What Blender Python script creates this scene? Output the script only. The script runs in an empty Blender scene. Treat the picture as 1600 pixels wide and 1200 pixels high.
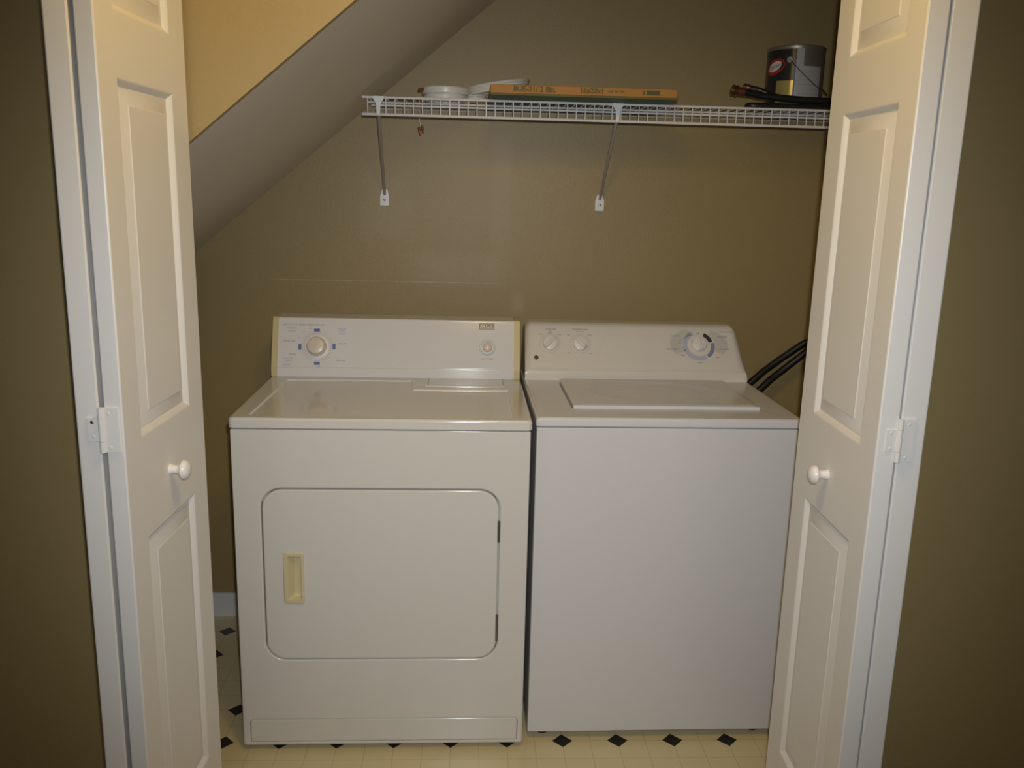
import bpy, bmesh, math, random
from mathutils import Vector, Matrix
random.seed(4)
S = bpy.context.scene
COL = S.collection
PI = math.pi

# ------------------------------------------------------------------ camera
CX, CY, CZ = 0.5439, -2.0083, 1.4618
YAW, PITCH, ROLL, FPX = 0.0509, 0.2154, 0.0251, 1362.47
f = Vector((math.sin(YAW)*math.cos(PITCH), math.cos(YAW)*math.cos(PITCH), -math.sin(PITCH)))
r = Vector((math.cos(YAW), -math.sin(YAW), 0)); u = r.cross(f)
r2 = math.cos(ROLL)*r + math.sin(ROLL)*u
u2 = -math.sin(ROLL)*r + math.cos(ROLL)*u
cam = bpy.data.cameras.new('camera'); co = bpy.data.objects.new('camera', cam); COL.objects.link(co)
cam.sensor_width = 36; cam.lens = 36*FPX/1600; cam.clip_start = .02
co.matrix_world = Matrix(((r2.x, u2.x, -f.x, CX), (r2.y, u2.y, -f.y, CY), (r2.z, u2.z, -f.z, CZ), (0, 0, 0, 1)))
S.camera = co

# ------------------------------------------------------------------ world, lights, exposure
S.view_settings.view_transform = 'Standard'; S.view_settings.look = 'None'
S.view_settings.gamma = 1; S.view_settings.use_curve_mapping = False
S.view_settings.exposure = 0.0
w = bpy.data.worlds.new('World'); S.world = w; w.use_nodes = True
w.node_tree.nodes['Background'].inputs[0].default_value = (.70, .83, 1, 1)
w.node_tree.nodes['Background'].inputs[1].default_value = .075

def light(name, kind, loc, energy, color, **kw):
    l = bpy.data.lights.new(name, kind); l.energy = energy; l.color = color
    for k, v in kw.items(): setattr(l, k, v)
    o = bpy.data.objects.new(name, l); o.location = loc; COL.objects.link(o); return o
# the flash of the camera, just above its lens
fl = light('camera_flash', 'SPOT', (CX+.022, CY+.01, CZ+.062), 74, (.905, .95, 1.0), spot_size=math.radians(80), spot_blend=1.0, shadow_soft_size=.012)
fl.rotation_euler = Vector((f.x, f.y, f.z-.02)).to_track_quat('-Z', 'Y').to_euler()
# the warm ceiling lamp of the hall in front of the closet
light('hall_ceiling_lamp', 'POINT', (.62, -.95, 2.20), 14.5, (1.0, .67, .22), shadow_soft_size=.11)

# ------------------------------------------------------------------ materials
def mat(name, color, rough=.5, metal=0, bump=None, vary=None, spec=.5, coat=0):
    m = bpy.data.materials.new(name); m.use_nodes = True
    nt = m.node_tree; b = nt.nodes['Principled BSDF']
    b.inputs['Base Color'].default_value = (*color, 1); b.inputs['Roughness'].default_value = rough
    b.inputs['Metallic'].default_value = metal; b.inputs['Specular IOR Level'].default_value = spec
    b.inputs['Coat Weight'].default_value = coat
    tc = nt.nodes.new('ShaderNodeTexCoord')
    if vary:
        sc, amt = vary
        n = nt.nodes.new('ShaderNodeTexNoise'); n.inputs['Scale'].default_value = sc; n.inputs['Detail'].default_value = 6
        nt.links.new(tc.outputs['Object'], n.inputs['Vector'])
        mx = nt.nodes.new('ShaderNodeMix'); mx.data_type = 'RGBA'
        mx.inputs[6].default_value = (*[c*(1-amt) for c in color], 1); mx.inputs[7].default_value = (*[min(1, c*(1+amt)) for c in color], 1)
        nt.links.new(n.outputs['Fac'], mx.inputs[0]); nt.links.new(mx.outputs[2], b.inputs['Base Color'])
    if bump:
        sc, st = bump
        n = nt.nodes.new('ShaderNodeTexNoise'); n.inputs['Scale'].default_value = sc; n.inputs['Detail'].default_value = 3
        nt.links.new(tc.outputs['Object'], n.inputs['Vector'])
        bp = nt.nodes.new('ShaderNodeBump'); bp.inputs['Strength'].default_value = st; bp.inputs['Distance'].default_value = .002
        nt.links.new(n.outputs['Fac'], bp.inputs['Height']); nt.links.new(bp.outputs['Normal'], b.inputs['Normal'])
    return m

PAINT = (.345, .256, .108)
M_wall = mat('tan_wall_paint', PAINT, .46, bump=(230, .16), vary=(3, .04))
def scuffs_and_streak(m):
    # old scrape line, faint rubbed patches, and a lighter upright streak in the colour
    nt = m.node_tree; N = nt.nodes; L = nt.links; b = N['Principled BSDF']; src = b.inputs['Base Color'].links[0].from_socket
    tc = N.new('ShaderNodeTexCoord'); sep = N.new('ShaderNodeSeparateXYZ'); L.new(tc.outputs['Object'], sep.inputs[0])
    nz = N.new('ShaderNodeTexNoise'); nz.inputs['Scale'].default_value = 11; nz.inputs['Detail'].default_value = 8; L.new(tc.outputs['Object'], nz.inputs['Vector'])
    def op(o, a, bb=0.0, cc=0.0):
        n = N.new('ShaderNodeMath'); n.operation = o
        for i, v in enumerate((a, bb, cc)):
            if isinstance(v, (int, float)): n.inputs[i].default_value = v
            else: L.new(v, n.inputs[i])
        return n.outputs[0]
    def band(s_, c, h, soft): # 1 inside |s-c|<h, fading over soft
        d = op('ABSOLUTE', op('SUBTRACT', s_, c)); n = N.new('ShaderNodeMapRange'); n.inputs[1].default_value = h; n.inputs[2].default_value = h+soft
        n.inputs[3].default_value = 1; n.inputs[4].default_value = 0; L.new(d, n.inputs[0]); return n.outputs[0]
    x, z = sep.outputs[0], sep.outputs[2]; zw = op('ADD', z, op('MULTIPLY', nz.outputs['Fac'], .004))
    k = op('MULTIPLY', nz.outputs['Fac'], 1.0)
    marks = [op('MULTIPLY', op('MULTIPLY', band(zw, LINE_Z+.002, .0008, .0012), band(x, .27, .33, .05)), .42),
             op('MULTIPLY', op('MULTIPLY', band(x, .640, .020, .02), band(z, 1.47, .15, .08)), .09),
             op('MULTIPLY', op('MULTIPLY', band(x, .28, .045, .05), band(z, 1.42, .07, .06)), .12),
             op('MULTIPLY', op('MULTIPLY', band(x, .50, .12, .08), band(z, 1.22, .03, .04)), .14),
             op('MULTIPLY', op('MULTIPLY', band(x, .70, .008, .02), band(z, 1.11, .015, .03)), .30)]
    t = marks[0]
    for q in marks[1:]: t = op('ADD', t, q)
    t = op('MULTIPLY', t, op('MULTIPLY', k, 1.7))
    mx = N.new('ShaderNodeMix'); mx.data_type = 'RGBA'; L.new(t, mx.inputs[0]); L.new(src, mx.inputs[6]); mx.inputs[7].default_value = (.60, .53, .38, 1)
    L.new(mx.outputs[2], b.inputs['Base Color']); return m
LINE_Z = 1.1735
M_wallback = scuffs_and_streak(mat('tan_wall_paint_scuffed_streaked', PAINT, .46, bump=(230, .16), vary=(3, .04)))
M_soffit = mat('soffit_paint', (.73, .68, .59), .6, bump=(160, .3), vary=(3, .03))
M_door = mat('white_door_paint', (.80, .785, .76), .38, bump=(90, .04))
M_trim = mat('white_trim_paint', (.78, .78, .78), .4)
M_dryer = mat('dryer_enamel', (.76, .745, .71), .11, bump=(14, .012), spec=.5)
M_washer = mat('washer_enamel', (.75, .75, .775), .2, bump=(300, .02))
M_wcons = mat('washer_console_plastic', (.77, .73, .665), .22)
M_dcons = mat('dryer_console_panel', (.78, .765, .76), .13)
M_yellow = mat('yellowed_plastic', (.64, .55, .29), .35)
M_pull = mat('yellowed_handle_plastic', (.72, .64, .40), .3)
M_ivory = mat('ivory_knob_plastic', (.74, .66, .54), .3)
M_knobw = mat('white_knob_plastic', (.82, .80, .77), .25)
M_ring = mat('pale_grey_ring_print', (.62, .59, .55), .35)
M_ringblue = mat('pale_blue_ring_print', (.50, .54, .66), .35)
M_dkblue = mat('dark_blue_print', (.13, .17, .40), .4)
M_ltblue = mat('light_blue_print', (.45, .60, .75), .4)
M_print = mat('grey_lettering_print', (.30, .29, .33), .5)
M_bluetext = mat('blue_lettering_print', (.28, .38, .62), .5)
M_gold = mat('brown_gold_badge_print', (.20, .14, .05), .4)
M_black = mat('black_print', (.05, .045, .05), .4)
M_dark = mat('dark_gap', (.02, .02, .02), .8)
M_indic = mat('indicator_lens', (.10, .09, .05), .15)
M_wire = mat('white_vinyl_wire', (.80, .80, .82), .25)
M_metal = mat('grey_metal_strut', (.52, .52, .54), .35, .6)
M_clip = mat('white_clip_plastic', (.82, .82, .80), .35)
M_screw = mat('screw_metal', (.25, .25, .26), .35, .9)
M_rubber = mat('black_rubber', (.012, .012, .013), .38)
M_brass = mat('old_brass_coupling', (.16, .075, .03), .35, .75)
M_redring = mat('red_hose_sleeve', (.11, .03, .016), .5)
M_orange = mat('orange_cardboard', (.43, .20, .035), .6, vary=(25, .06))
M_greenc = mat('green_cardboard', (.05, .11, .055), .6)
M_olive = mat('olive_box_print', (.13, .10, .010), .6)
M_brownend = mat('brown_cardboard_edge', (.22, .10, .03), .7)
M_tube = mat('white_plastic_tubing', (.74, .73, .68), .3)
M_tip = mat('brown_brass_tip', (.30, .10, .03), .4, .4)
M_can = mat('galvanised_can_metal', (.30, .285, .25), .4, .7, vary=(30, .1))
M_canlabel = mat('black_can_label', (.018, .018, .022), .25)
M_cangold = mat('gold_can_label', (.50, .43, .16), .2, .5)
M_canpaper = mat('grey_paper_label', (.42, .42, .42), .6)
M_red = mat('red_logo_print', (.42, .03, .03), .4)
M_white = mat('white_logo_print', (.72, .70, .66), .4)
M_canblue = mat('blue_label_stripe', (.07, .09, .35), .4)

def floor_mat():
    m = bpy.data.materials.new('vinyl_floor_with_black_diamonds'); m.use_nodes = True
    nt = m.node_tree; N = nt.nodes; L = nt.links; b = N['Principled BSDF']; b.inputs['Roughness'].default_value = .28
    tc = N.new('ShaderNodeTexCoord'); sep = N.new('ShaderNodeSeparateXYZ'); L.new(tc.outputs['Object'], sep.inputs[0])
    def op(o, a, bb=None, cc=None):
        n = N.new('ShaderNodeMath'); n.operation = o
        for i, v in enumerate((a, bb, cc)):
            if v is None: continue
            if isinstance(v, (int, float)): n.inputs[i].default_value = v
            else: L.new(v, n.inputs[i])
        return n.outputs[0]
    P = .1524
    def dist(s, off, per): # distance to the nearest line of a grid
        a = op('DIVIDE', op('SUBTRACT', s, off), per)
        return op('MULTIPLY', op('ABSOLUTE', op('SUBTRACT', op('FRACT', op('ADD', a, .5)), .5)), per)
    dx, dy = dist(sep.outputs[0], .0516, P), dist(sep.outputs[1], .1065, P)
    dia = op('LESS_THAN', op('ADD', dx, dy), .0285)
    gx, gy = dist(sep.outputs[0], .0516, P/2), dist(sep.outputs[1], .1065, P/2)
    line = op('LESS_THAN', op('MINIMUM', gx, gy), .0013)
    ns = N.new('ShaderNodeTexNoise'); ns.inputs['Scale'].default_value = 9; ns.inputs['Detail'].default_value = 5
    L.new(tc.outputs['Object'], ns.inputs['Vector'])
    def mix(fac, a, bb):
        x = N.new('ShaderNodeMix'); x.data_type = 'RGBA'
        if isinstance(fac, (int, float)): x.inputs[0].default_value = fac
        else: L.new(fac, x.inputs[0])
        for i, v in ((6, a), (7, bb)):
            if isinstance(v, tuple): x.inputs[i].default_value = (*v, 1)
            else: L.new(v, x.inputs[i])
        return x.outputs[2]
    c = mix(ns.outputs['Fac'], (.72, .62, .37), (.80, .70, .44))
    c = mix(line, c, (.63, .53, .30))
    c = mix(dia, c, (.022, .022, .025))
    L.new(c, b.inputs['Base Color'])
    return m
M_floor = floor_mat()

# ------------------------------------------------------------------ mesh helpers
def addbox(bm, x0, x1, y0, y1, z0, z1, bev=0, seg=2, M=None):
    t = bmesh.new(); bmesh.ops.create_cube(t, size=1)
    for v in t.verts: v.co = Vector(((x0+x1)/2+v.co.x*(x1-x0), (y0+y1)/2+v.co.y*(y1-y0), (z0+z1)/2+v.co.z*(z1-z0)))
    if bev: bmesh.ops.bevel(t, geom=t.edges[:], offset=bev, segments=seg, profile=.5, affect='EDGES')
    merge(bm, t, M)
def merge(bm, t, M=None):
    if M: bmesh.ops.transform(t, matrix=M, verts=t.verts)
    me = bpy.data.meshes.new('tmp'); t.to_mesh(me); t.free(); bm.from_mesh(me); bpy.data.meshes.remove(me)
def tube(bm, pts, rad, n=10, M=None, caps=True):
    pts = [Vector(p) for p in pts]; t = bmesh.new(); rings = []; prev = None
    for i, p in enumerate(pts):
        d = (pts[min(i+1, len(pts)-1)]-pts[max(i-1, 0)]).normalized()
        if prev is None:
            a = Vector((0, 0, 1)) if abs(d.z) < .9 else Vector((1, 0, 0)); x = d.cross(a).normalized()
        else: x = (prev-d*prev.dot(d)).normalized()
        prev = x; y = d.cross(x); rr = rad[i] if isinstance(rad, (list, tuple)) else rad
        rings.append([t.verts.new(p+rr*(math.cos(2*PI*k/n)*x+math.sin(2*PI*k/n)*y)) for k in range(n)])
    for a, b in zip(rings, rings[1:]):
        for k in range(n): t.faces.new((a[k], a[(k+1) % n], b[(k+1) % n], b[k]))
    if caps: t.faces.new(rings[0][::-1]); t.faces.new(rings[-1])
    merge(bm, t, M)
def lathe(bm, prof, n=32, M=None, a0=0, a1=2*PI):
    # prof: (radius, z)
    t = bmesh.new(); full = abs(a1-a0-2*PI) < 1e-6; cnt = n if full else n+1; rings = []
    for (rr, z) in prof:
        rings.append([t.verts.new((rr*math.cos(a0+(a1-a0)*k/n), rr*math.sin(a0+(a1-a0)*k/n), z)) for k in range(cnt)])
    for a, b in zip(rings, rings[1:]):
        for k in range(n): t.faces.new((a[k], a[(k+1) % cnt], b[(k+1) % cnt], b[k]))
    bmesh.ops.remove_doubles(t, verts=t.verts, dist=1e-6)
    merge(bm, t, M)
def prism(bm, poly, h0, h1, M=None, bev=0):
    # polygon in xy extruded in z
    t = bmesh.new(); a = [t.verts.new((x, y, h0)) for x, y in poly]; b = [t.verts.new((x, y, h1)) for x, y in poly]
    n = len(poly)
    t.faces.new(a[::-1]); t.faces.new(b)
    for k in range(n): t.faces.new((a[k], a[(k+1) % n], b[(k+1) % n], b[k]))
    if bev: bmesh.ops.bevel(t, geom=[e for e in t.edges if all(abs(v.co.z-h1) < 1e-7 for v in e.verts)], offset=bev, segments=2, profile=.5, affect='EDGES')
    merge(bm, t, M)
def rrect(x0, x1, z0, z1, rad, seg=8, corners=(1, 1, 1, 1)):
    # rounded rectangle, counterclockwise from lower left; corners: ll lr ur ul
    pts = []
    for i, (cx, cz, s, a) in enumerate(((x0, z0, (1, 1), PI), (x1, z0, (-1, 1), 1.5*PI), (x1, z1, (-1, -1), 0), (x0, z1, (1, -1), .5*PI))):
        if not corners[i]: pts.append((cx, cz)); continue
        ox, oz = cx+s[0]*rad, cz+s[1]*rad
        for k in range(seg+1): pts.append((ox+rad*math.cos(a+k*PI/2/seg), oz+rad*math.sin(a+k*PI/2/seg)))
    return pts
def loops(bm, stack, fill_first=False, fill_last=True, M=None):
    # stack of equal-length closed loops of 3D points
    t = bmesh.new(); R = [[t.verts.new(p) for p in lp] for lp in stack]; n = len(R[0])
    for a, b in zip(R, R[1:]):
        for k in range(n): t.faces.new((a[k], a[(k+1) % n], b[(k+1) % n], b[k]))
    if fill_first: t.faces.new(R[0][::-1])
    if fill_last: t.faces.new(R[-1])
    bmesh.ops.recalc_face_normals(t, faces=t.faces)
    merge(bm, t, M)
def holed(bm, outer, holes, M=None):
    # flat face in 3D with holes; all loops given as 3D points in a common plane
    t = bmesh.new(); es = []
    for lp in [outer]+holes:
        vs = [t.verts.new(p) for p in lp]
        es += [t.edges.new((vs[k], vs[(k+1) % len(vs)])) for k in range(len(vs))]
    bmesh.ops.triangle_fill(t, use_beauty=True, use_dissolve=False, edges=es)
    merge(bm, t, M)
def obj(name, bm, m, parent=None, smooth=True, M=None, weld=True, angle=35):
    if weld: bmesh.ops.remove_doubles(bm, verts=bm.verts, dist=2e-5)
    bmesh.ops.recalc_face_normals(bm, faces=bm.faces)
    me = bpy.data.meshes.new(name); bm.to_mesh(me); bm.free()
    for x in (m if isinstance(m, (list, tuple)) else [m]): me.materials.append(x)
    o = bpy.data.objects.new(name, me); COL.objects.link(o)
    if smooth:
        for p in me.polygons: p.use_smooth = True
        me.set_sharp_from_angle(angle=math.radians(angle))
        wn = o.modifiers.new('normals', 'WEIGHTED_NORMAL'); wn.keep_sharp = True; wn.weight = 80
    if parent: o.parent = parent
    if M: o.matrix_local = M
    return o
def tag(o, label, cat, group=None, kind=None):
    o['label'] = label; o['category'] = cat
    if group: o['group'] = group
    if kind: o['kind'] = kind
    return o
def thing(name, label, cat, loc=(0, 0, 0), rz=0, group=None, kind=None):
    o = bpy.data.objects.new(name, None); o.empty_display_size = .1; COL.objects.link(o)
    o.location = loc; o.rotation_euler = (0, 0, rz); return tag(o, label, cat, group, kind)
def text(bm, s, size, M, depth=.0003, align='CENTER', bold=0):
    # lettering cut from the built-in font, laid in the xy plane of M
    c = bpy.data.curves.new('t', 'FONT'); c.body = s; c.size = size; c.extrude = depth; c.align_x = align; c.align_y = 'CENTER'; c.offset = bold; c.resolution_u = 2
    o = bpy.data.objects.new('t', c); COL.objects.link(o)
    dg = bpy.context.evaluated_depsgraph_get(); me = bpy.data.meshes.new_from_object(o.evaluated_get(dg))
    bpy.data.objects.remove(o); bpy.data.curves.remove(c)
    me.transform(M); bm.from_mesh(me); bpy.data.meshes.remove(me)
def word(s_, size, M, m, parent, name='lettering', bold=0):
    bm = bmesh.new(); text(bm, s_, size, M, bold=bold); return obj(name, bm, m, parent, smooth=False, weld=False)
def frame(origin, xa, ya):
    xa = Vector(xa).normalized(); ya = Vector(ya).normalized(); za = xa.cross(ya)
    return Matrix(((xa.x, ya.x, za.x, origin[0]), (xa.y, ya.y, za.y, origin[1]), (xa.z, ya.z, za.z, origin[2]), (0, 0, 0, 1)))

# ------------------------------------------------------------------ the setting
YB = .832            # back wall
XL, XR = -.62, 1.80  # closet side walls
YW0, YW1 = -.40, -.295   # front wall, hall face and closet face
JL, JR = -.100, 1.330    # jambs of the opening
def setting(name, bm, m, label, cat, smooth=False):
    return tag(obj(name, bm, m, smooth=smooth), label, cat, kind='structure')
bm = bmesh.new(); addbox(bm, -2.6, 3.4, -3.2, YB+.1, -.1, 0); setting('floor', bm, M_floor, 'beige vinyl floor with small black diamonds under the two appliances', 'floor')
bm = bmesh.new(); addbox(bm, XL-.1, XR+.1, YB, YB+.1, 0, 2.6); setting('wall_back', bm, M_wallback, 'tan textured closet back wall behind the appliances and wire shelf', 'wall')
bm = bmesh.new(); addbox(bm, XL-.1, XL, YW1, YB, 0, 2.6); setting('wall_left', bm, M_wall, 'tan closet side wall hidden left of the dryer', 'wall')
bm = bmesh.new(); addbox(bm, XR, XR+.1, YW1, YB, 0, 2.6); setting('wall_right', bm, M_wall, 'tan closet side wall hidden right of the washer', 'wall')
bm = bmesh.new(); addbox(bm, -2.6, JL, YW0, YW1, 0, 2.44); setting('wall_front_left', bm, M_wall, 'dark tan hall wall left of the left folding door', 'wall')
bm = bmesh.new(); addbox(bm, JR, 3.4, YW0, YW1, 0, 2.44); setting('wall_front_right', bm, M_wall, 'dark tan hall wall right of the right folding door', 'wall')
bm = bmesh.new(); addbox(bm, JL, JR, YW0, YW1, 2.06, 2.44); setting('wall_front_top', bm, M_wall, 'tan header wall above the closet opening', 'wall')
# underside of the stairs: slopes up to the right, from the stair wall back to the back wall
YS = -.275; SL = .83
zs = lambda x: 1.2622+SL*(x+.3197)
XT = (2.44-1.2622)/SL-.3197
bm = bmesh.new(); t = .10
prism(bm, [(XL, zs(XL)), (XT, 2.44), (XT, 2.44+t), (XL, zs(XL)+t)], 0, YB-YS, frame((0, YB, 0), (1, 0, 0), (0, 0, 1)))
setting('ceiling_slope', bm, M_soffit, 'grey sloped underside of stairs rising to the right over the dryer', 'ceiling')
bm = bmesh.new(); prism(bm, [(XL, zs(XL)+.0), (XT, 2.44), (XL, 2.44)], 0, .018, frame((0, YS, 0), (1, 0, 0), (0, 0, 1)))
setting('wall_stair', bm, M_wall, 'warmly lit tan triangular wall above the sloped ceiling at upper left', 'wall')
bm = bmesh.new(); addbox(bm, XT, XR+.1, YW1, YB, 2.44, 2.54); addbox(bm, -2.6, 3.4, -3.2, YW1, 2.44, 2.54)
setting('ceiling', bm, M_trim, 'flat white ceiling above the frame', 'ceiling')
bm = bmesh.new(); addbox(bm, XL, XR, YB-.013, YB, 0, .088, .003); setting('baseboard_back', bm, M_trim, 'white baseboard along the back wall, visible left of the dryer', 'baseboard', True)

# ------------------------------------------------------------------ folding doors
DH0, DH1 = .012, 2.035
PANELS = [(.30, .88), (1.052, 1.619), (1.714, 1.94)]
def leaf_mesh(wd, th):
    # u (x): from the hinged edge; n (y): out of the panelled face; z: up
    bm = bmesh.new(); a, b = .0625, wd-.070
    prof = [(0, 0), (.004, -.0015), (.0115, -.0085), (.015, -.0088), (.0375, -.0032), (.040, -.0012)]
    holes = []
    for z0, z1 in PANELS:
        st = [[(a+i, d, z0+i), (b-i, d, z0+i), (b-i, d, z1-i), (a+i, d, z1-i)] for i, d in prof]
        loops(bm, st); holes.append(st[0])
    e = .0025
    holed(bm, [(e, 0, DH0+e), (wd-e, 0, DH0+e), (wd-e, 0, DH1-e), (e, 0, DH1-e)], holes)
    ring = lambda i, d: [(i, d, DH0+i), (wd-i, d, DH0+i), (wd-i, d, DH1-i), (i, d, DH1-i)]
    loops(bm, [ring(e, 0), ring(.0008, -.0008), ring(0, -e), ring(0, -th+e), ring(e, -th)])
    return bm
KNOB = [(0, .036), (.006, .0357), (.0115, .0342), (.0155, .031), (.0175, .0265), (.0172, .0235), (.0145, .0205), (.0098, .0175), (.0078, .013), (.0082, .007), (.0098, .002), (.0102, -.001), (0, -.001)]
def bifold(side, xn, xgap, xo0, xo1, th1, th2, ang, wd):
    # side +1: opens at the left jamb, panelled face looks to +x; -1: mirrored
    s = side; lab = 'left' if s > 0 else 'right'
    root = thing('door_1' if s > 0 else 'door_2', 'white panelled folding door with round knob, folded back at the %s jamb' % lab, 'door', (xn, -.66, 0), 0, kind='structure')
    t = math.radians(ang)
    # leading leaf
    M1 = Matrix(((math.sin(t), s*math.cos(t), 0, 0), (math.cos(t), -s*math.sin(t), 0, 0), (0, 0, 1, 0), (0, 0, 0, 1)))
    if s < 0: M1 = Matrix(((math.sin(t), -math.cos(t), 0, 0), (math.cos(t), math.sin(t), 0, 0), (0, 0, 1, 0), (0, 0, 0, 1)))
    b1 = leaf_mesh(wd, th1); bmesh.ops.transform(b1, matrix=M1, verts=b1.verts)
    l1 = obj('door_leaf', b1, M_door, root, angle=25)
    # leaf at the jamb: its panelled face looks at the jamb
    d = -s*math.radians(2.4)
    M2 = Matrix(((math.sin(d), -s*math.cos(d), 0, xo0-xn), (math.cos(d), s*math.sin(d), 0, 0), (0, 0, 1, 0), (0, 0, 0, 1)))
    b2 = leaf_mesh(wd, th2); bmesh.ops.transform(b2, matrix=M2, verts=b2.verts)
    obj('door_leaf', b2, M_door, root, angle=25)
    kb = bmesh.new(); lathe(kb, KNOB, 32)
    ku, kz = (.1725, .9635) if s > 0 else (.187, .960)
    obj('door_knob', kb, M_knobw, l1, M=M1 @ frame((ku, 0, kz), (1, 0, 0), (0, 0, -1)))
    # hinge across the two edges, flat on both
    hb = bmesh.new(); xg = (xgap-xn)
    if s > 0:
        addbox(hb, xg+.003, -.006, -.0022, .001, 1.047, 1.120, .0008)      # plate on the leading leaf
        addbox(hb, xg-.022, xg-.003, -.0022, .001, 1.064, 1.103, .0008)    # plate on the jamb leaf
        for z0, z1 in ((1.103, 1.120), (1.065, 1.1025), (1.047, 1.0645)): tube(hb, [(xg, -.003, z0), (xg, -.003, z1)], .0045, 10)
        scr = [(xg-.014, 1.096), (xg-.013, 1.073), (xg+.012, 1.110), (xg+.012, 1.055)]
    else:
        addbox(hb, xg+.003, xg+.026, -.0022, .001, 1.044, 1.117, .0008)
        addbox(hb, xg-.022, xg-.003, -.0022, .001, 1.062, 1.100, .0008)
        for z0, z1 in ((1.100, 1.117), (1.0625, 1.0995), (1.044, 1.062)): tube(hb, [(xg, -.003, z0), (xg, -.003, z1)], .0045, 10)
        scr = [(xg-.014, 1.094), (xg-.013, 1.068), (xg+.014, 1.108), (xg+.014, 1.052)]
    h = obj('hinge', hb, M_door, root)
    for i, (x, z) in enumerate(scr):
        sb = bmesh.new(); lathe(sb, [(0, .0008), (.0022, .0006), (.0030, 0), (.0030, -.001), (0, -.001)], 12)
        obj('screw', sb, M_screw if (i == 0 and s > 0) else M_door, h, M=frame((x, -.0022, z), (1, 0, 0), (0, 0, 1)))
    return root
bifold(1, .0039, -.0289, -.068, -.033, .0295, .0350, 2.6, .3545)
bifold(-1, 1.2144, 1.2500, 1.2939, 1.2515, .0339, .0420, 1.7, .360)

# ------------------------------------------------------------------ dryer
dryer = thing('clothes_dryer', 'white front-loading clothes dryer with yellowed trim, left of the washer', 'clothes dryer', (-.0364, .0704, 0), .0065)
W, H = .737, .885
def P3(lp, y): return [(x, y, z) for x, z in lp]
bm = bmesh.new()
dr = lambda o, rad=.052: rrect(.068-o, .664+o, .2655-o, .7325+o, rad+o, 10)
tl = lambda o: rrect(.0185-o, .7235+o, .0255-o, .0925+o, .010+o, 4, (0, 0, 1, 1))
out = lambda i: rrect(i, W-i, .0165+i, H-i, .004, 3)
hole_d = [P3(dr(.0055), 0), P3(dr(.0034), .0003), P3(dr(.0018), .0011), P3(dr(.0007), .0024), P3(dr(.0002), .004), P3(dr(0), .02)]
hole_t = [P3(tl(.0025), 0), P3(tl(.0006), .0010), P3(tl(0), .003), P3(tl(0), .02)]
holed(bm, P3(out(.004), 0), [hole_d[0], hole_t[0]])
loops(bm, hole_d, fill_last=True); loops(bm, hole_t, fill_last=True)
loops(bm, [P3(out(.004), 0), P3(out(.0012), .0012), P3(out(0), .004), P3(out(0), .03), P3(out(0), .645)])
obj('cabinet', bm, M_dryer, dryer)
for x in (.05, .687):
    for y in (.06, .60):
        fb = bmesh.new(); lathe(fb, [(0, 0), (.02, 0), (.022, .004), (.012, .010), (.012, .022), (0, .022)], 16)
        obj('foot', fb, M_dark, dryer, M=Matrix.Translation((x, y, 0)))
bm = bmesh.new(); loops(bm, [P3(tl(-.0012), .012), P3(tl(-.0012), .0030), P3(tl(-.0025), .0016), P3(tl(-.004), .0012)], fill_first=True)
obj('toe_panel', bm, M_dryer, dryer)
# door: rounded panel sunk in a dark slit, hinge leaves in the slit at the right
hh = lambda i, y: [(x, y, z) for x, z in rrect(.1265+i, .1635-i, .4325+i, .5555-i, .006, 3)]
df = P3(dr(-.0075), -.0008)
bm = bmesh.new(); loops(bm, [P3(dr(-.0030), .018), P3(dr(-.0030), .0025), P3(dr(-.0042), .0004), df], fill_last=False)
holed(bm, df, [hh(0, -.0008)]); loops(bm, [hh(0, -.0008), hh(0, .016)], fill_last=True)
door = obj('door', bm, M_dryer, dryer)
for z0, z1 in ((.592, .650), (.316, .391)):
    hb = bmesh.new(); addbox(hb, .6588, .6660, -.0004, .006, z0, z1, .0006)
    obj('hinge', hb, M_screw, door)
bm = bmesh.new()
hr = lambda i, y: [(x, y, z) for x, z in rrect(.119+i, .171-i, .425+i, .563-i, .006, 3)]
ih = lambda xa, xb, za, zb, y: [(x, y, z) for x, z in rrect(xa, xb, za, zb, .005, 3)]
loops(bm, [hr(0, -.0007), hr(0, -.0034), hr(.0010, -.0046), hr(.0025, -.0050), ih(.1290, .1640, .4355, .5540, -.0050), ih(.1305, .1632, .4365, .5530, -.0040),
           ih(.1400, .1630, .4385, .5510, .0110), ih(.1440, .1620, .4420, .5480, .0145)])
obj('door_handle', bm, M_pull, door)
# top panel with shallow tray, lint screen lid at the rear right
ZT = .914
bm = bmesh.new()
to = lambda i, z: [(x, y, z) for x, y in rrect(-.003+i, W+.003-i, -.004+i, .645-i, .012, 5)]
loops(bm, [to(.003, .8865), to(0, .889), to(0, ZT-.007), to(.0012, ZT-.0035), to(.0035, ZT-.001), to(.007, ZT)], fill_last=False)
tray = lambda i, z: [(x, y, z) for x, y in ((.040+i, .030+i), (.697-i, .030+i), (.697-i, .338-i), (.428-i, .332-i), (.416-i, .452-i), (.052+i, .446-i))]
tro = [tray(0, ZT), tray(.001, ZT-.0006), tray(.0032, ZT-.0046), tray(.0045, ZT-.0050)]
holed(bm, to(.007, ZT), [tro[0]])
loops(bm, tro)
top = obj('top_panel', bm, M_dryer, dryer)
bm = bmesh.new()
lp = lambda i, z: [(x, y, z) for x, y in rrect(.455+i, .690-i, .372+i, .470-i, .006, 3)]
loops(bm, [lp(0, ZT-.001), lp(0, ZT+.0020), lp(.0015, ZT+.0032)])
lid = obj('lint_screen_lid', bm, M_dryer, dryer)
for x in (.4655, .6835):
    bm = bmesh.new(); addbox(bm, x-.0012, x+.0012, .382, .462, ZT+.0028, ZT+.0036); obj('lid_seam', bm, M_print, lid)
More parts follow.
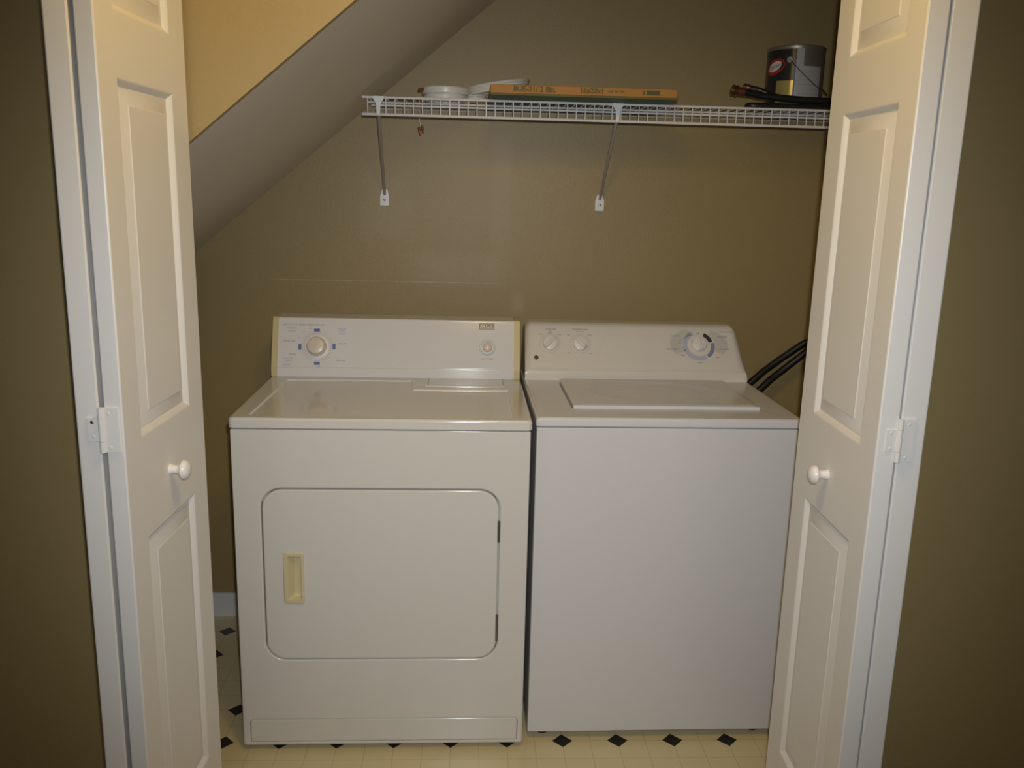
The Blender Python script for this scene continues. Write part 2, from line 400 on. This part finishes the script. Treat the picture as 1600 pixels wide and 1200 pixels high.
# console
A = Vector((0, .472, .945)); B = Vector((0, .520, 1.080)); T = (B-A).normalized()
def console_prof(o=0):
    n = Vector((0, -T.z, T.y))
    a, b = A+n*o, B+n*o
    return [(.474-o, ZT), (.4705-o, .917), (.4695-o, .942), (.4705-o, .9445), (.4728-o, .9455), (a.y+.0008, a.z+.002), (b.y, b.z), (b.y+.003, b.z+.004+o*.5), (b.y+.009, b.z+.006+o), (.60, 1.086+o), (.612, 1.08), (.618, ZT)]
def xprism(bm, prof, x0, x1):
    loops(bm, [[(x0, y, z) for y, z in prof], [(x1, y, z) for y, z in prof]], fill_first=True)
bm = bmesh.new(); xprism(bm, console_prof(), .0185, .7185)
cons = obj('control_panel', bm, M_dcons, dryer, angle=28)
for x0, x1 in ((.0015, .0190), (.7180, .7355)):
    bm = bmesh.new(); xprism(bm, console_prof(.0018), x0, x1); obj('end_cap', bm, M_yellow, cons, angle=28)
def DP(x, t, o=.0002): # frame on the dryer's console face
    q = A+T*t; n = Vector((0, -T.z, T.y)); q = q+n*o
    return frame((x, q.y, q.z), (1, 0, 0), T)
bm = bmesh.new(); lathe(bm, [(0, .026), (.020, .0255), (.0225, .0235), (.0262, .010), (.0275, .004), (.0360, .003), (.0372, .0015), (.0372, 0), (0, 0)], 40)
knob = obj('timer_knob', bm, M_knobw, cons, M=DP(.1330, .0615))
bm = bmesh.new(); lathe(bm, [(0, .0285), (.017, .028), (.0235, .0262), (.0275, .0165), (.0288, .0075), (.0288, .005), (0, .005)], 40)
obj('knob_cap', bm, M_ivory, knob)
bm = bmesh.new(); lathe(bm, [(0, .013), (.009, .0127), (.0128, .0105), (.0138, .004), (.0145, 0), (0, 0)], 32)
obj('start_button', bm, M_ivory, cons, M=DP(.6380, .0680))
for i in range(4):
    bm = bmesh.new(); a = PI/2*i+PI/2+.03
    addbox(bm, -.0085, .0085, .0455, .0545, 0, .0003, M=DP(.1330, .0615) @ Matrix.Rotation(a-PI/2, 4, 'Z'))
    obj('dial_mark', bm, M_dkblue, cons, smooth=False)
def ring(bm, r0, r1, M, a0=0, a1=2*PI, n=48, h=.0003): lathe(bm, [(r0, 0), (r0, h), (r1, h), (r1, 0)], n, M, a0, a1)
bm = bmesh.new()
for k in range(36):
    a = 2*PI*k/36; addbox(bm, .0462, .0500, -.0004, .0004, 0, .0003, M=DP(.1330, .0615) @ Matrix.Rotation(a, 4, 'Z'))
obj('dial_ticks', bm, M_print, cons, smooth=False, weld=False)
for r_, x, t_ in ((.0418, .1330, .0615), (.0235, .6380, .0660), (.0192, .6380, .0660)):
    bm = bmesh.new(); ring(bm, r_, r_+.0006, DP(x, t_)); obj('dial_ring', bm, M_print, cons, smooth=False)
for s, x, t_, sz in (('HEAVY DUTY   EXTRA LARGE CAPACITY', .0935, .1270, .0068), ('TIMED DRY', .058, .1165, .0056), ('NO HEAT', .058, .107, .005), ('WRINKLE FREE', .052, .0775, .0052), ('LESS DRY', .063, .0380, .0052), ('AIR FLUFF', .046, .0065, .005),
                     ('COTTON', .205, .1010, .0052), ('MORE DRY', .207, .0715, .0052), ('PERM PRESS', .204, .0205, .0052), ('OFF', .113, .1165, .0052), ('20', .094, .106, .005), ('40', .080, .088, .005), ('PUSH TO START', .6380, .0320, .0054)):
    word(s, sz, DP(x, t_), M_print, cons)
for s, x, t_ in (('DAMP DRY', .205, .1165), ('SIGNAL', .206, .1105), ('AUTO DRY', .051, .0255), ('SENSOR', .051, .0190), ('DRY', .140, .0015)): word(s, .0055, DP(x, t_), M_bluetext, cons)
bm = bmesh.new(); ring(bm, .0198, .0228, DP(.6380, .0660), PI*1.15, PI*1.85, 24); obj('dial_arc', bm, M_ltblue, cons, smooth=False)
bm = bmesh.new(); text(bm, 'ROPER', .0158, DP(.6360, .1305), bold=.0004)
for t_ in (.1395, .1375, .1235, .1215): addbox(bm, -.0235, .0235, -.0006, .0006, 0, .0003, M=DP(.6360, t_))
obj('badge', bm, M_gold, cons, smooth=False, weld=False)

# ------------------------------------------------------------------ washer
washer = thing('washing_machine', 'white top-loading washing machine with three white knobs, right of the dryer', 'washing machine', (.7165, .1092, 0), .0119)
W2 = .686
bm = bmesh.new()
wo = lambda i: rrect(i, W2-i, .024+i, .8885-i, .004, 3)
loops(bm, [P3(wo(.006), 0), P3(wo(.002), .001), P3(wo(0), .005), P3(wo(0), .63)], fill_first=True)
obj('cabinet', bm, M_washer, washer)
for x in (.045, .641):
    for y in (.05, .58):
        fb = bmesh.new(); lathe(fb, [(0, 0), (.018, 0), (.02, .006), (.010, .012), (.010, .028), (0, .028)], 16)
        obj('foot', fb, M_dark, washer, M=Matrix.Translation((x, y, 0)))
bm = bmesh.new()
wt = lambda i, z: [(x, y, z) for x, y in rrect(-.002+i, W2+.002-i, -.004+i, .632-i, .010, 4)]
loops(bm, [wt(.003, .8895), wt(0, .892), wt(0, ZT-.008), wt(.0015, ZT-.0035), wt(.005, ZT-.0008), wt(.010, ZT)], fill_last=False)
well = lambda i, z: [(x, y, z) for x, y in rrect(.098+i, .614-i, .092+i, .438-i, .014, 5)]
holed(bm, wt(.010, ZT), [well(0, ZT)])
loops(bm, [well(0, ZT), well(.003, ZT-.002), well(.004, ZT-.008)])
obj('top_deck', bm, M_washer, washer)
# lid: thin plate with rolled edge and a shallow oval dish
bm = bmesh.new(); t = bmesh.new(); nx, ny = 56, 40; x0, x1, y0, y1 = .105, .604, .0975, .4300
G = []
for j in range(ny+1):
    row = []
    for i in range(nx+1):
        x = x0+(x1-x0)*i/nx; y = y0+(y1-y0)*j/ny
        q = math.hypot((x-.352)/.195, (y-.275)/.125)
        s_ = min(1, max(0, (1.0-q)/.22)); s_ = s_*s_*(3-2*s_)
        e_ = min(x-x0, x1-x, y-y0, y1-y); e_ = min(1, e_/.012)
        row.append(t.verts.new((x, y, ZT+.0072+.0032*math.sin(e_*PI/2)-.0060*s_)))
    G.append(row)
for j in range(ny):
    for i in range(nx): t.faces.new((G[j][i], G[j][i+1], G[j+1][i+1], G[j+1][i]))
bd = [e for e in t.edges if e.is_boundary]
ex = bmesh.ops.extrude_edge_only(t, edges=bd)
for v in ex['geom']:
    if isinstance(v, bmesh.types.BMVert): v.co.z = ZT-.006
merge(bm, t)
obj('lid', bm, M_washer, washer, angle=50)
# console: curved face with a cove at its foot, lofted along x, rounded upper corners
PR = [(.4475, ZT-.0005), (.4470, .926), (.4480, .938), (.4500, .9425), (.4525, .9450), (.4555, .949), (.4600, .957), (.4690, .972), (.4850, .9975), (.5010, .0240+1.0), (.5160, 1.0490), (.5260, 1.0640), (.5330, 1.0705), (.5430, 1.0745), (.5560, 1.0760), (.6000, 1.0760), (.6150, 1.0720), (.6210, 1.0600), (.6230, ZT-.0005)]
def xr(z): return .6845-.0215*(z-ZT)/.162
def xl(z): return .0015+.003*(z-ZT)/.162
bm = bmesh.new(); RC = .024; sec = []
offs = [0, .0006, .002, .0045, .008, .0125, .018, .024]
for side in (0, 1):
    for o in (offs if side == 0 else offs[::-1]): sec.append((side, o))
lp = []
for side, o in sec:
    dz = RC-math.sqrt(max(0, RC*RC-(RC-o)**2)); k = 1-dz/.162; ring_ = []
    for y, z in PR:
        z2 = ZT+(z-ZT)*k
        # the face swells slightly, so ends are pulled back a little
        pull = .010*(1-min(1, o/.024))**2*min(1, max(0, (z-.945)/.03))
        ring_.append(((xl(z2)+o) if side == 0 else (xr(z2)-o), y+pull if y < .6 else y, z2))
    lp.append(ring_)
loops(bm, lp, fill_first=True)
wc = obj('control_panel', bm, M_wcons, washer, angle=40)
WA = Vector((0, .4600, .9570)); WB = Vector((0, .5160, 1.0490)); WT = (WB-WA).normalized()
def WP(x, t, o=.0004): # t measured from z=.945 up the sloped face
    q = WA+WT*(t-.013); n = Vector((0, -WT.z, WT.y)); q = q+n*o
    return frame((x, q.y, q.z), (1, 0, 0), WT)
def wknob(x, t_, rad, rot, name):
    bm = bmesh.new(); lathe(bm, [(0, .0105), (rad*.72, .0105), (rad*.90, .0085), (rad*.97, .003), (rad, 0), (0, 0)], 36)
    k = obj(name, bm, M_knobw, wc, M=WP(x, t_, .001) @ Matrix.Rotation(rot, 4, 'Z'))
    g = bmesh.new()
    loops(g, [[(-rad*.34, -rad*.90, .008), (rad*.34, -rad*.90, .008), (rad*.20, rad*1.02, .008), (-rad*.20, rad*1.02, .008)],
              [(-rad*.22, -rad*.80, .017), (rad*.22, -rad*.80, .017), (rad*.07, rad*.97, .0165), (-rad*.07, rad*.97, .0165)],
              [(-rad*.12, -rad*.68, .0188), (rad*.12, -rad*.68, .0188), (rad*.04, rad*.88, .018), (-rad*.04, rad*.88, .018)]], fill_first=True)
    obj('knob_grip', g, M_knobw, k, angle=20)
    return k
wknob(.0795, .0835, .0235, -PI*.27, 'load_size_knob')
wknob(.1720, .0825, .0235, PI*.25, 'temperature_knob')
wknob(.5400, .0865, .0240, .25, 'timer_knob')
for x, t_ in ((.0795, .0835), (.1720, .0825)):
    bm = bmesh.new()
    for k in range(40): addbox(bm, .0268, .0335, -.0009, .0009, 0, .0004, M=WP(x, t_) @ Matrix.Rotation(2*PI*k/40, 4, 'Z'))
    obj('knob_scale', bm, M_ring, wc, smooth=False, weld=False)
for a0, a1 in ((.62, 1.22), (-.20, .34)):
    bm = bmesh.new(); ring(bm, .0530, .0900, WP(.5400, .0865) @ Matrix.Diagonal((1.0, .60, 1, 1)), PI*a0, PI*a1, 24)
    obj('dial_scale', bm, M_ring, wc, smooth=False)
bm = bmesh.new(); ring(bm, .0360, .0500, WP(.5400, .0840), PI*.62, PI*1.66, 36); obj('dial_band', bm, M_ringblue, wc, smooth=False)
bm = bmesh.new(); ring(bm, .0380, .0500, WP(.5400, .0840), PI*1.70, PI*2.06, 16)
obj('dial_band', bm, mat('slate_blue_ring_print', (.24, .28, .44), .4), wc, smooth=False)
bm = bmesh.new(); ring(bm, .0330, .0450, WP(.5400, .0840, .0006), PI*.09, PI*.36, 16); obj('dial_pointer_band', bm, M_black, wc, smooth=False)
for s, x, t_, sz in (('LOAD SIZE', .0815, .1300, .0072), ('Select', .0815, .1240, .004), ('Medium', .0795, .1175, .0050), ('Small', .0505, .1130, .0050), ('Large', .1085, .1130, .0050),
                     ('TEMPERATURE', .1730, .1300, .0072), ('Wash - Rinse', .1730, .1238, .0045), ('Hot', .1370, .1125, .0055), ('Warm', .2020, .1125, .0055), ('Cold', .1380, .0530, .0055), ('Tap', .2020, .0530, .0055),
                     ('COTTONS', .4680, .1140, .0062), ('Heavy', .4800, .1000, .0045), ('Light', .4800, .0920, .0045), ('PERM PRESS', .4560, .0700, .0062), ('DELICATES', .6140, .1130, .0062), ('EASY CARE', .6180, .0720, .0062), ('RINSE', .4870, .0500, .0055), ('OFF', .5400, .1230, .0055), ('SPIN', .5950, .0450, .0055), ('EXTRA CAPACITY', .6300, .1290, .0048), ('KNITS', .5400, .0270, .0055)):
    word(s, sz, WP(x, t_, .0008), M_print, wc)
bm = bmesh.new(); lathe(bm, [(0, .0030), (.0058, .0024), (.0070, .0012), (.0070, -.002), (0, -.002)], 24)
obj('indicator', bm, M_indic, wc, M=WP(.0365, .0370, .0002))

# ------------------------------------------------------------------ supply hoses beside the washer
for i, (dy, pts) in enumerate(((0, [(1.436, .745, .780), (1.458, .765, .855), (1.52, .785, .905), (1.58, .790, .950), (1.64, .788, .995), (1.70, .780, 1.030), (1.78, .770, 1.075)]),
                               (1, [(1.455, .730, .760), (1.485, .742, .838), (1.54, .765, .882), (1.60, .768, .932), (1.655, .765, .980), (1.72, .755, 1.015), (1.79, .745, 1.050)]))):
    bm = bmesh.new(); tube(bm, pts, .0118, 14)
    tag(obj('washer_hose', bm, M_rubber), ('upper', 'lower')[i]+' of two black rubber hoses running up behind the washer to the right', 'hose', 'hoses behind the washer')

# ------------------------------------------------------------------ wire shelf
shelf = thing('wire_shelf', 'white wire shelf on the back wall, carried by two diagonal struts', 'shelf', (.238, .54, 1.7125))
SLN = XR-.238-.004; SD = YB-.54-.006
bm = bmesh.new(); x = .0145
while x < SLN:
    tube(bm, [(x, SD, 0), (x, .012, 0), (x, .003, -.001), (x, 0, -.004), (x, 0, -.010), (x, .0005, -.045)], .0016, 6); x += .02535
obj('cross_wires', bm, M_wire, shelf)
for nm, y, z, x0, rr in (('front_rail', -.001, .0, 0, .0034), ('front_rail', .006, -.0205, .040, .0026), ('front_rail', 0, -.0455, 0, .0038), ('deck_rail', .10, -.0045, .005, .0028), ('deck_rail', .19, -.0045, .005, .0028), ('back_rail', SD-.003, -.004, .005, .0032)):
    bm = bmesh.new(); tube(bm, [(x0, y, z), (SLN, y, z)], rr, 10); obj(nm, bm, M_wire, shelf)
for xt, xf in ((.0445, .0325), (.7145, .7165)):
    bm = bmesh.new(); tube(bm, [(xt, .001, -.035), (xf, SD-.002, -.263)], [.0052, .0050], 10)
    st = obj('strut', bm, M_metal, shelf)
    bm = bmesh.new()   # clip gripping the lip
    prism(bm, [(-.0055, -.048), (.0055, -.048), (.0055, -.017), (.0155, -.004), (.0155, .0035), (-.0155, .0035), (-.0155, -.004), (-.0055, -.017)], 0, .006, frame((xt, .001, 0), (1, 0, 0), (0, 0, 1)), .001)
    obj('clip', bm, M_clip, st)
    bm = bmesh.new()
    prism(bm, [(-.0145, -.052), (.0145, -.052), (.0150, -.022), (.0085, 0), (-.0085, 0), (-.0150, -.022)], -.0005, .008, frame((xf, SD+.0055, -.248), (1, 0, 0), (0, 0, 1)), .002)
    fp = obj('wall_plate', bm, M_clip, st)
    bm = bmesh.new(); lathe(bm, [(0, .002), (.003, .0015), (.0042, 0), (.0042, -.001), (0, -.001)], 14)
    obj('screw', bm, M_screw, st, M=frame((xf, SD-.0030, -.281), (1, 0, 0), (0, 0, 1)))
ZD = 1.7125+.0016   # top of the deck wires

# ------------------------------------------------------------------ things on the shelf
# air filter carton, overhanging the front of the shelf
box = thing('filter_carton', 'flat orange and green air filter carton overhanging the wire shelf', 'carton', (.591, .430, ZD+.0032))
bx, by, bh = .503, .396, .0275
bm = bmesh.new(); addbox(bm, 0, bx, 0, by, .0045, bh, .0012, 1); obj('carton_body', bm, M_orange, box)
bm = bmesh.new(); addbox(bm, .0005, bx-.0005, .0005, by-.0005, 0, .0046); obj('carton_base', bm, M_greenc, box, smooth=False)
bm = bmesh.new(); addbox(bm, 0, bx, -.0003, .0005, .0010, .0062); obj('carton_stripe', bm, M_olive, box, smooth=False)
FR = lambda x, z: frame((x, -.0004, z), (1, 0, 0), (0, 0, 1))
word('BUE-31/ 2 8in.', .0195, FR(.118, .0168), M_olive, box, bold=.0009)
word('16x20x1', .0190, FR(.272, .0172), M_olive, box, bold=.0007); word('AIR FILTER', .0095, FR(.338, .0165), M_olive, box, bold=.0002)
bm = bmesh.new(); addbox(bm, .420, .456, -.0004, .0005, .0105, .0225); addbox(bm, .411, .415, -.0004, .0005, .0120, .0220)
obj('printed_patch', bm, mat('olive_green_patch_print', (.085, .085, .02), .6), box, smooth=False)
bm = bmesh.new(); addbox(bm, bx-.002, bx+.0035, .001, .06, 0, .010, .001); obj('end_flap', bm, M_brownend, box)

# round white coils at the left
c1 = thing('tubing_coil', 'flat round white coil lying at the left end of the wire shelf', 'coil of tubing', (.466, .632, ZD))
bm = bmesh.new()
lathe(bm, [(.052, .001), (.060, .001), (.0625, .004), (.0625, .0150), (.0605, .0170), (.0605, .0185), (.0668, .0195), (.0680, .0225), (.0680, .0350), (.0660, .0375), (.0590, .0375), (.0570, .035), (.052, .010), (.052, .001)], 48)
obj('coil', bm, M_tube, c1)
bm = bmesh.new(); tube(bm, [(-.061, -.030, .030), (-.070, -.026, .0300), (-.076, -.020, .029)], [.0040, .0046, .0040], 8); obj('tube_end', bm, M_tip, c1)
c2 = thing('tubing_coil', 'loosely wound white tubing coil between the flat coil and the orange carton', 'coil of tubing', (.655, .700, ZD))
def helix(R, h0, turns, tiltx, tilty, ph, cx=0, cy=0, grow=0, n=44):
    pts = []
    for k in range(int(n*turns)+1):
        a = ph+2*PI*k/n; rr = R+grow*k/n
        x, y = rr*math.cos(a), rr*math.sin(a); pts.append((cx+x, cy+y, h0+.008*k/n+x*tiltx+y*tilty))
    return pts
bm = bmesh.new()
tube(bm, helix(.031, .0050, 2.6, 0, 0, 2.2, -.104, -.010), .0046, 8)
tube(bm, helix(.088, .0400, 2.6, .15, .03, 3.2, -.040, 0, .002), .0046, 8)
obj('coil', bm, M_tube, c2)
bm = bmesh.new(); tube(bm, [(-.128, -.030, .0350), (-.134, -.040, .0345), (-.138, -.048, .0340)], [.0038, .0046, .0040], 8); obj('tube_end', bm, M_tip, c2)
# thin cord hanging through the shelf
hc = thing('hanging_cord', 'thin white cord with a small brown end, hanging through the left of the wire shelf', 'cord', (.386, .70, 1.630))
bm = bmesh.new(); tube(bm, [(.002, .0, .100), (-.001, 0, .060), (.001, 0, .035), (.004, 0, .018)], .0011, 6); obj('cord', bm, M_tube, hc)
for q0, q1, rr in (((-.0015, 0, .017), (.0045, -.001, -.005), .0034), ((.0085, .001, .022), (.0130, 0, .001), .0030)):
    bm = bmesh.new(); q0, q1 = Vector(q0), Vector(q1)
    tube(bm, [q0, q0.lerp(q1, .12), q0.lerp(q1, .85), q1], [rr*.7, rr, rr, rr*.7], 10)
    if rr > .0032: tube(bm, [(.001, 0, .011), (.0105, 0, .013)], .0018, 6)
    obj('cord_end', bm, M_tip, hc)

# paint can
can = thing('paint_can', 'round paint can with black label and red oval logo at right end of shelf', 'paint can', (1.514, .722, ZD))
CR = .0835
bm = bmesh.new()
lathe(bm, [(0, .002), (CR-.004, .002), (CR-.001, 0), (CR+.0012, .002), (CR+.0012, .005), (CR, .006), (CR, .182), (CR+.0014, .184), (CR+.0014, .189), (CR-.001, .191), (CR-.006, .189), (CR-.007, .183), (0, .183)], 64)
obj('can_body', bm, M_can, can)
def patch(bm, a0, a1, z0, z1, dr, n=24): lathe(bm, [(CR+dr, z0), (CR+dr, z1)], n, None, a0, a1)
D = math.radians
# angles: -90 deg looks at the hall; the label wraps the left
bm = bmesh.new(); patch(bm, D(-240), D(-108), .008, .180, .0006, 40); lb = obj('label', bm, M_canlabel, can)
bm = bmesh.new(); patch(bm, D(-146), D(-111.5), .010, .092, .0011); obj('label_gold', bm, M_cangold, lb)
bm = bmesh.new(); patch(bm, D(-111), D(-108), .008, .150, .0011, 4); obj('label_stripe', bm, M_canblue, lb)
bm = bmesh.new(); patch(bm, D(-107.5), D(-52), .010, .132, .0009); patch(bm, D(-107.5), D(-94), .132, .180, .0009, 8); obj('paper_label', bm, M_canpaper, can)
def oval(bm, ac, zc, ra, rz, dr):
    t = bmesh.new(); c = t.verts.new(((CR+dr)*math.cos(ac), (CR+dr)*math.sin(ac), zc)); vs = []
    for k in range(32):
        a = ac+ra*math.cos(2*PI*k/32); vs.append(t.verts.new(((CR+dr)*math.cos(a), (CR+dr)*math.sin(a), zc+rz*math.sin(2*PI*k/32)+.006*math.cos(2*PI*k/32))))
    for k in range(32): t.faces.new((c, vs[k], vs[(k+1) % 32]))
    merge(bm, t)
AC = D(-153)
bm = bmesh.new(); oval(bm, AC, .132, .40, .0225, .0014); obj('logo_oval', bm, M_red, lb)
bm = bmesh.new(); oval(bm, AC, .133, .29, .0135, .0020); ow = obj('logo_field', bm, M_white, lb)
bm = bmesh.new()
text(bm, 'Glidden', .0150, Matrix.Identity(4), bold=.0002)
for v in bm.verts:
    a = AC+v.co.x/CR; rr = CR+.0024+v.co.z; v.co = Vector((rr*math.cos(a), rr*math.sin(a), .133+v.co.y+v.co.x*.25))
obj('logo_text', bm, M_print, lb, smooth=False, weld=False)
bm = bmesh.new()
for k in range(6): patch(bm, D(-100), D(-64), .118-.013*k, .1192-.013*k, .0013, 10)
obj('paper_lettering', bm, M_print, can)
# bail handle: from the ear on the label side, drooping round the front to the other ear
bm = bmesh.new(); pts = []
for k in range(25):
    a = D(-121)+D(178)*k/24; s_ = math.sin(PI*k/24)
    pts.append(((CR+.004+.010*s_)*math.cos(a), (CR+.004+.010*s_)*math.sin(a), .150-.092*s_))
tube(bm, pts, .0013, 6); obj('bail_handle', bm, M_screw, can)
bm = bmesh.new()
for a in (D(-121), D(51)):
    bm = bmesh.new(); lathe(bm, [(0, .0040), (.008, .0034), (.011, 0), (.011, -.002), (0, -.002)], 20, frame((CR*math.cos(a), CR*math.sin(a), .150), (-math.sin(a), math.cos(a), 0), (0, 0, 1)))
    obj('handle_ear', bm, M_can, can)

# hoses on the shelf, in front of the can
def shelf_hose(label, pts, rr, cpl):
    h = thing('rubber_hose', label, 'hose', pts[0], 0, 'spare hoses on the wire shelf')
    o = Vector(pts[0]); P = [Vector(p)-o for p in pts]
    bm = bmesh.new(); tube(bm, smoothp(P), rr, 12); obj('hose', bm, M_rubber, h)
    d = (P[1]-P[0]).normalized(); z = d.cross(Vector((0, 1, 0))).normalized(); M = frame((0, 0, 0), z, d.cross(z))
    if d.dot(Vector(M.col[2][:3])) < 0: M = frame((0, 0, 0), z, z.cross(d))
    bm = bmesh.new(); R_ = cpl
    lathe(bm, [(0, -.016), (R_*.62, -.016), (R_*.70, -.013), (R_*1.0, -.013), (R_*1.02, -.009), (R_*.92, -.007), (R_*.92, -.003), (R_*1.05, -.001), (R_*1.05, .003), (R_*.8, .005), (0, .005)], 20, M)
    obj('coupling', bm, M_brass, h)
    bm = bmesh.new(); lathe(bm, [(0, .004), (R_*.72, .004), (R_*.80, .008), (R_*.78, .022), (R_*.70, .025), (0, .025)], 18, M); obj('sleeve', bm, M_redring, h)
    return h
def smoothp(P, n=8):
    out_ = []
    for i in range(len(P)-1):
        p0, p1, p2, p3 = P[max(i-1, 0)], P[i], P[i+1], P[min(i+2, len(P)-1)]
        for k in range(n):
            t = k/n; out_.append(.5*((2*p1)+(p2-p0)*t+(2*p0-5*p1+4*p2-p3)*t*t+(3*p1-p0-3*p2+p3)*t**3))
    return out_+[P[-1]]
shelf_hose('black rubber hose with red sleeve and large brass coupling, nearest the front of the shelf', [(1.3040, .600, 1.7665), (1.345, .600, 1.7600), (1.390, .600, 1.7535), (1.46, .596, 1.7480), (1.54, .592, 1.7445), (1.62, .590, 1.7440), (1.70, .590, 1.7440), (1.77, .592, 1.7440)], .0100, .0150)
shelf_hose('black rubber hose with small brass coupling, behind the larger coupling on the shelf', [(1.350, .640, 1.7810), (1.382, .634, 1.7740), (1.43, .620, 1.7560), (1.50, .6185, 1.7500), (1.58, .6165, 1.7480), (1.66, .613, 1.7410), (1.76, .615, 1.7370)], .0080, .0095)
ch = thing('rubber_hose', 'coiled black rubber hose lying flat on the wire shelf under the other hoses', 'hose', (1.50, .600, ZD), 0, 'spare hoses on the wire shelf')
bm = bmesh.new(); P = []
for k in range(9): P.append(Vector((.265-.40*k/8, -.035+.004*math.sin(k), .0095)))
P += [Vector((-.158, -.026, .0095)), Vector((-.163, -.010, .0095)), Vector((-.150, .000, .0095))]
for k in range(7): P.append(Vector((-.110+.37*k/6, -.002+.003*math.sin(k), .0095)))
tube(bm, smoothp(P, 5), .0092, 12); obj('hose', bm, M_rubber, ch)
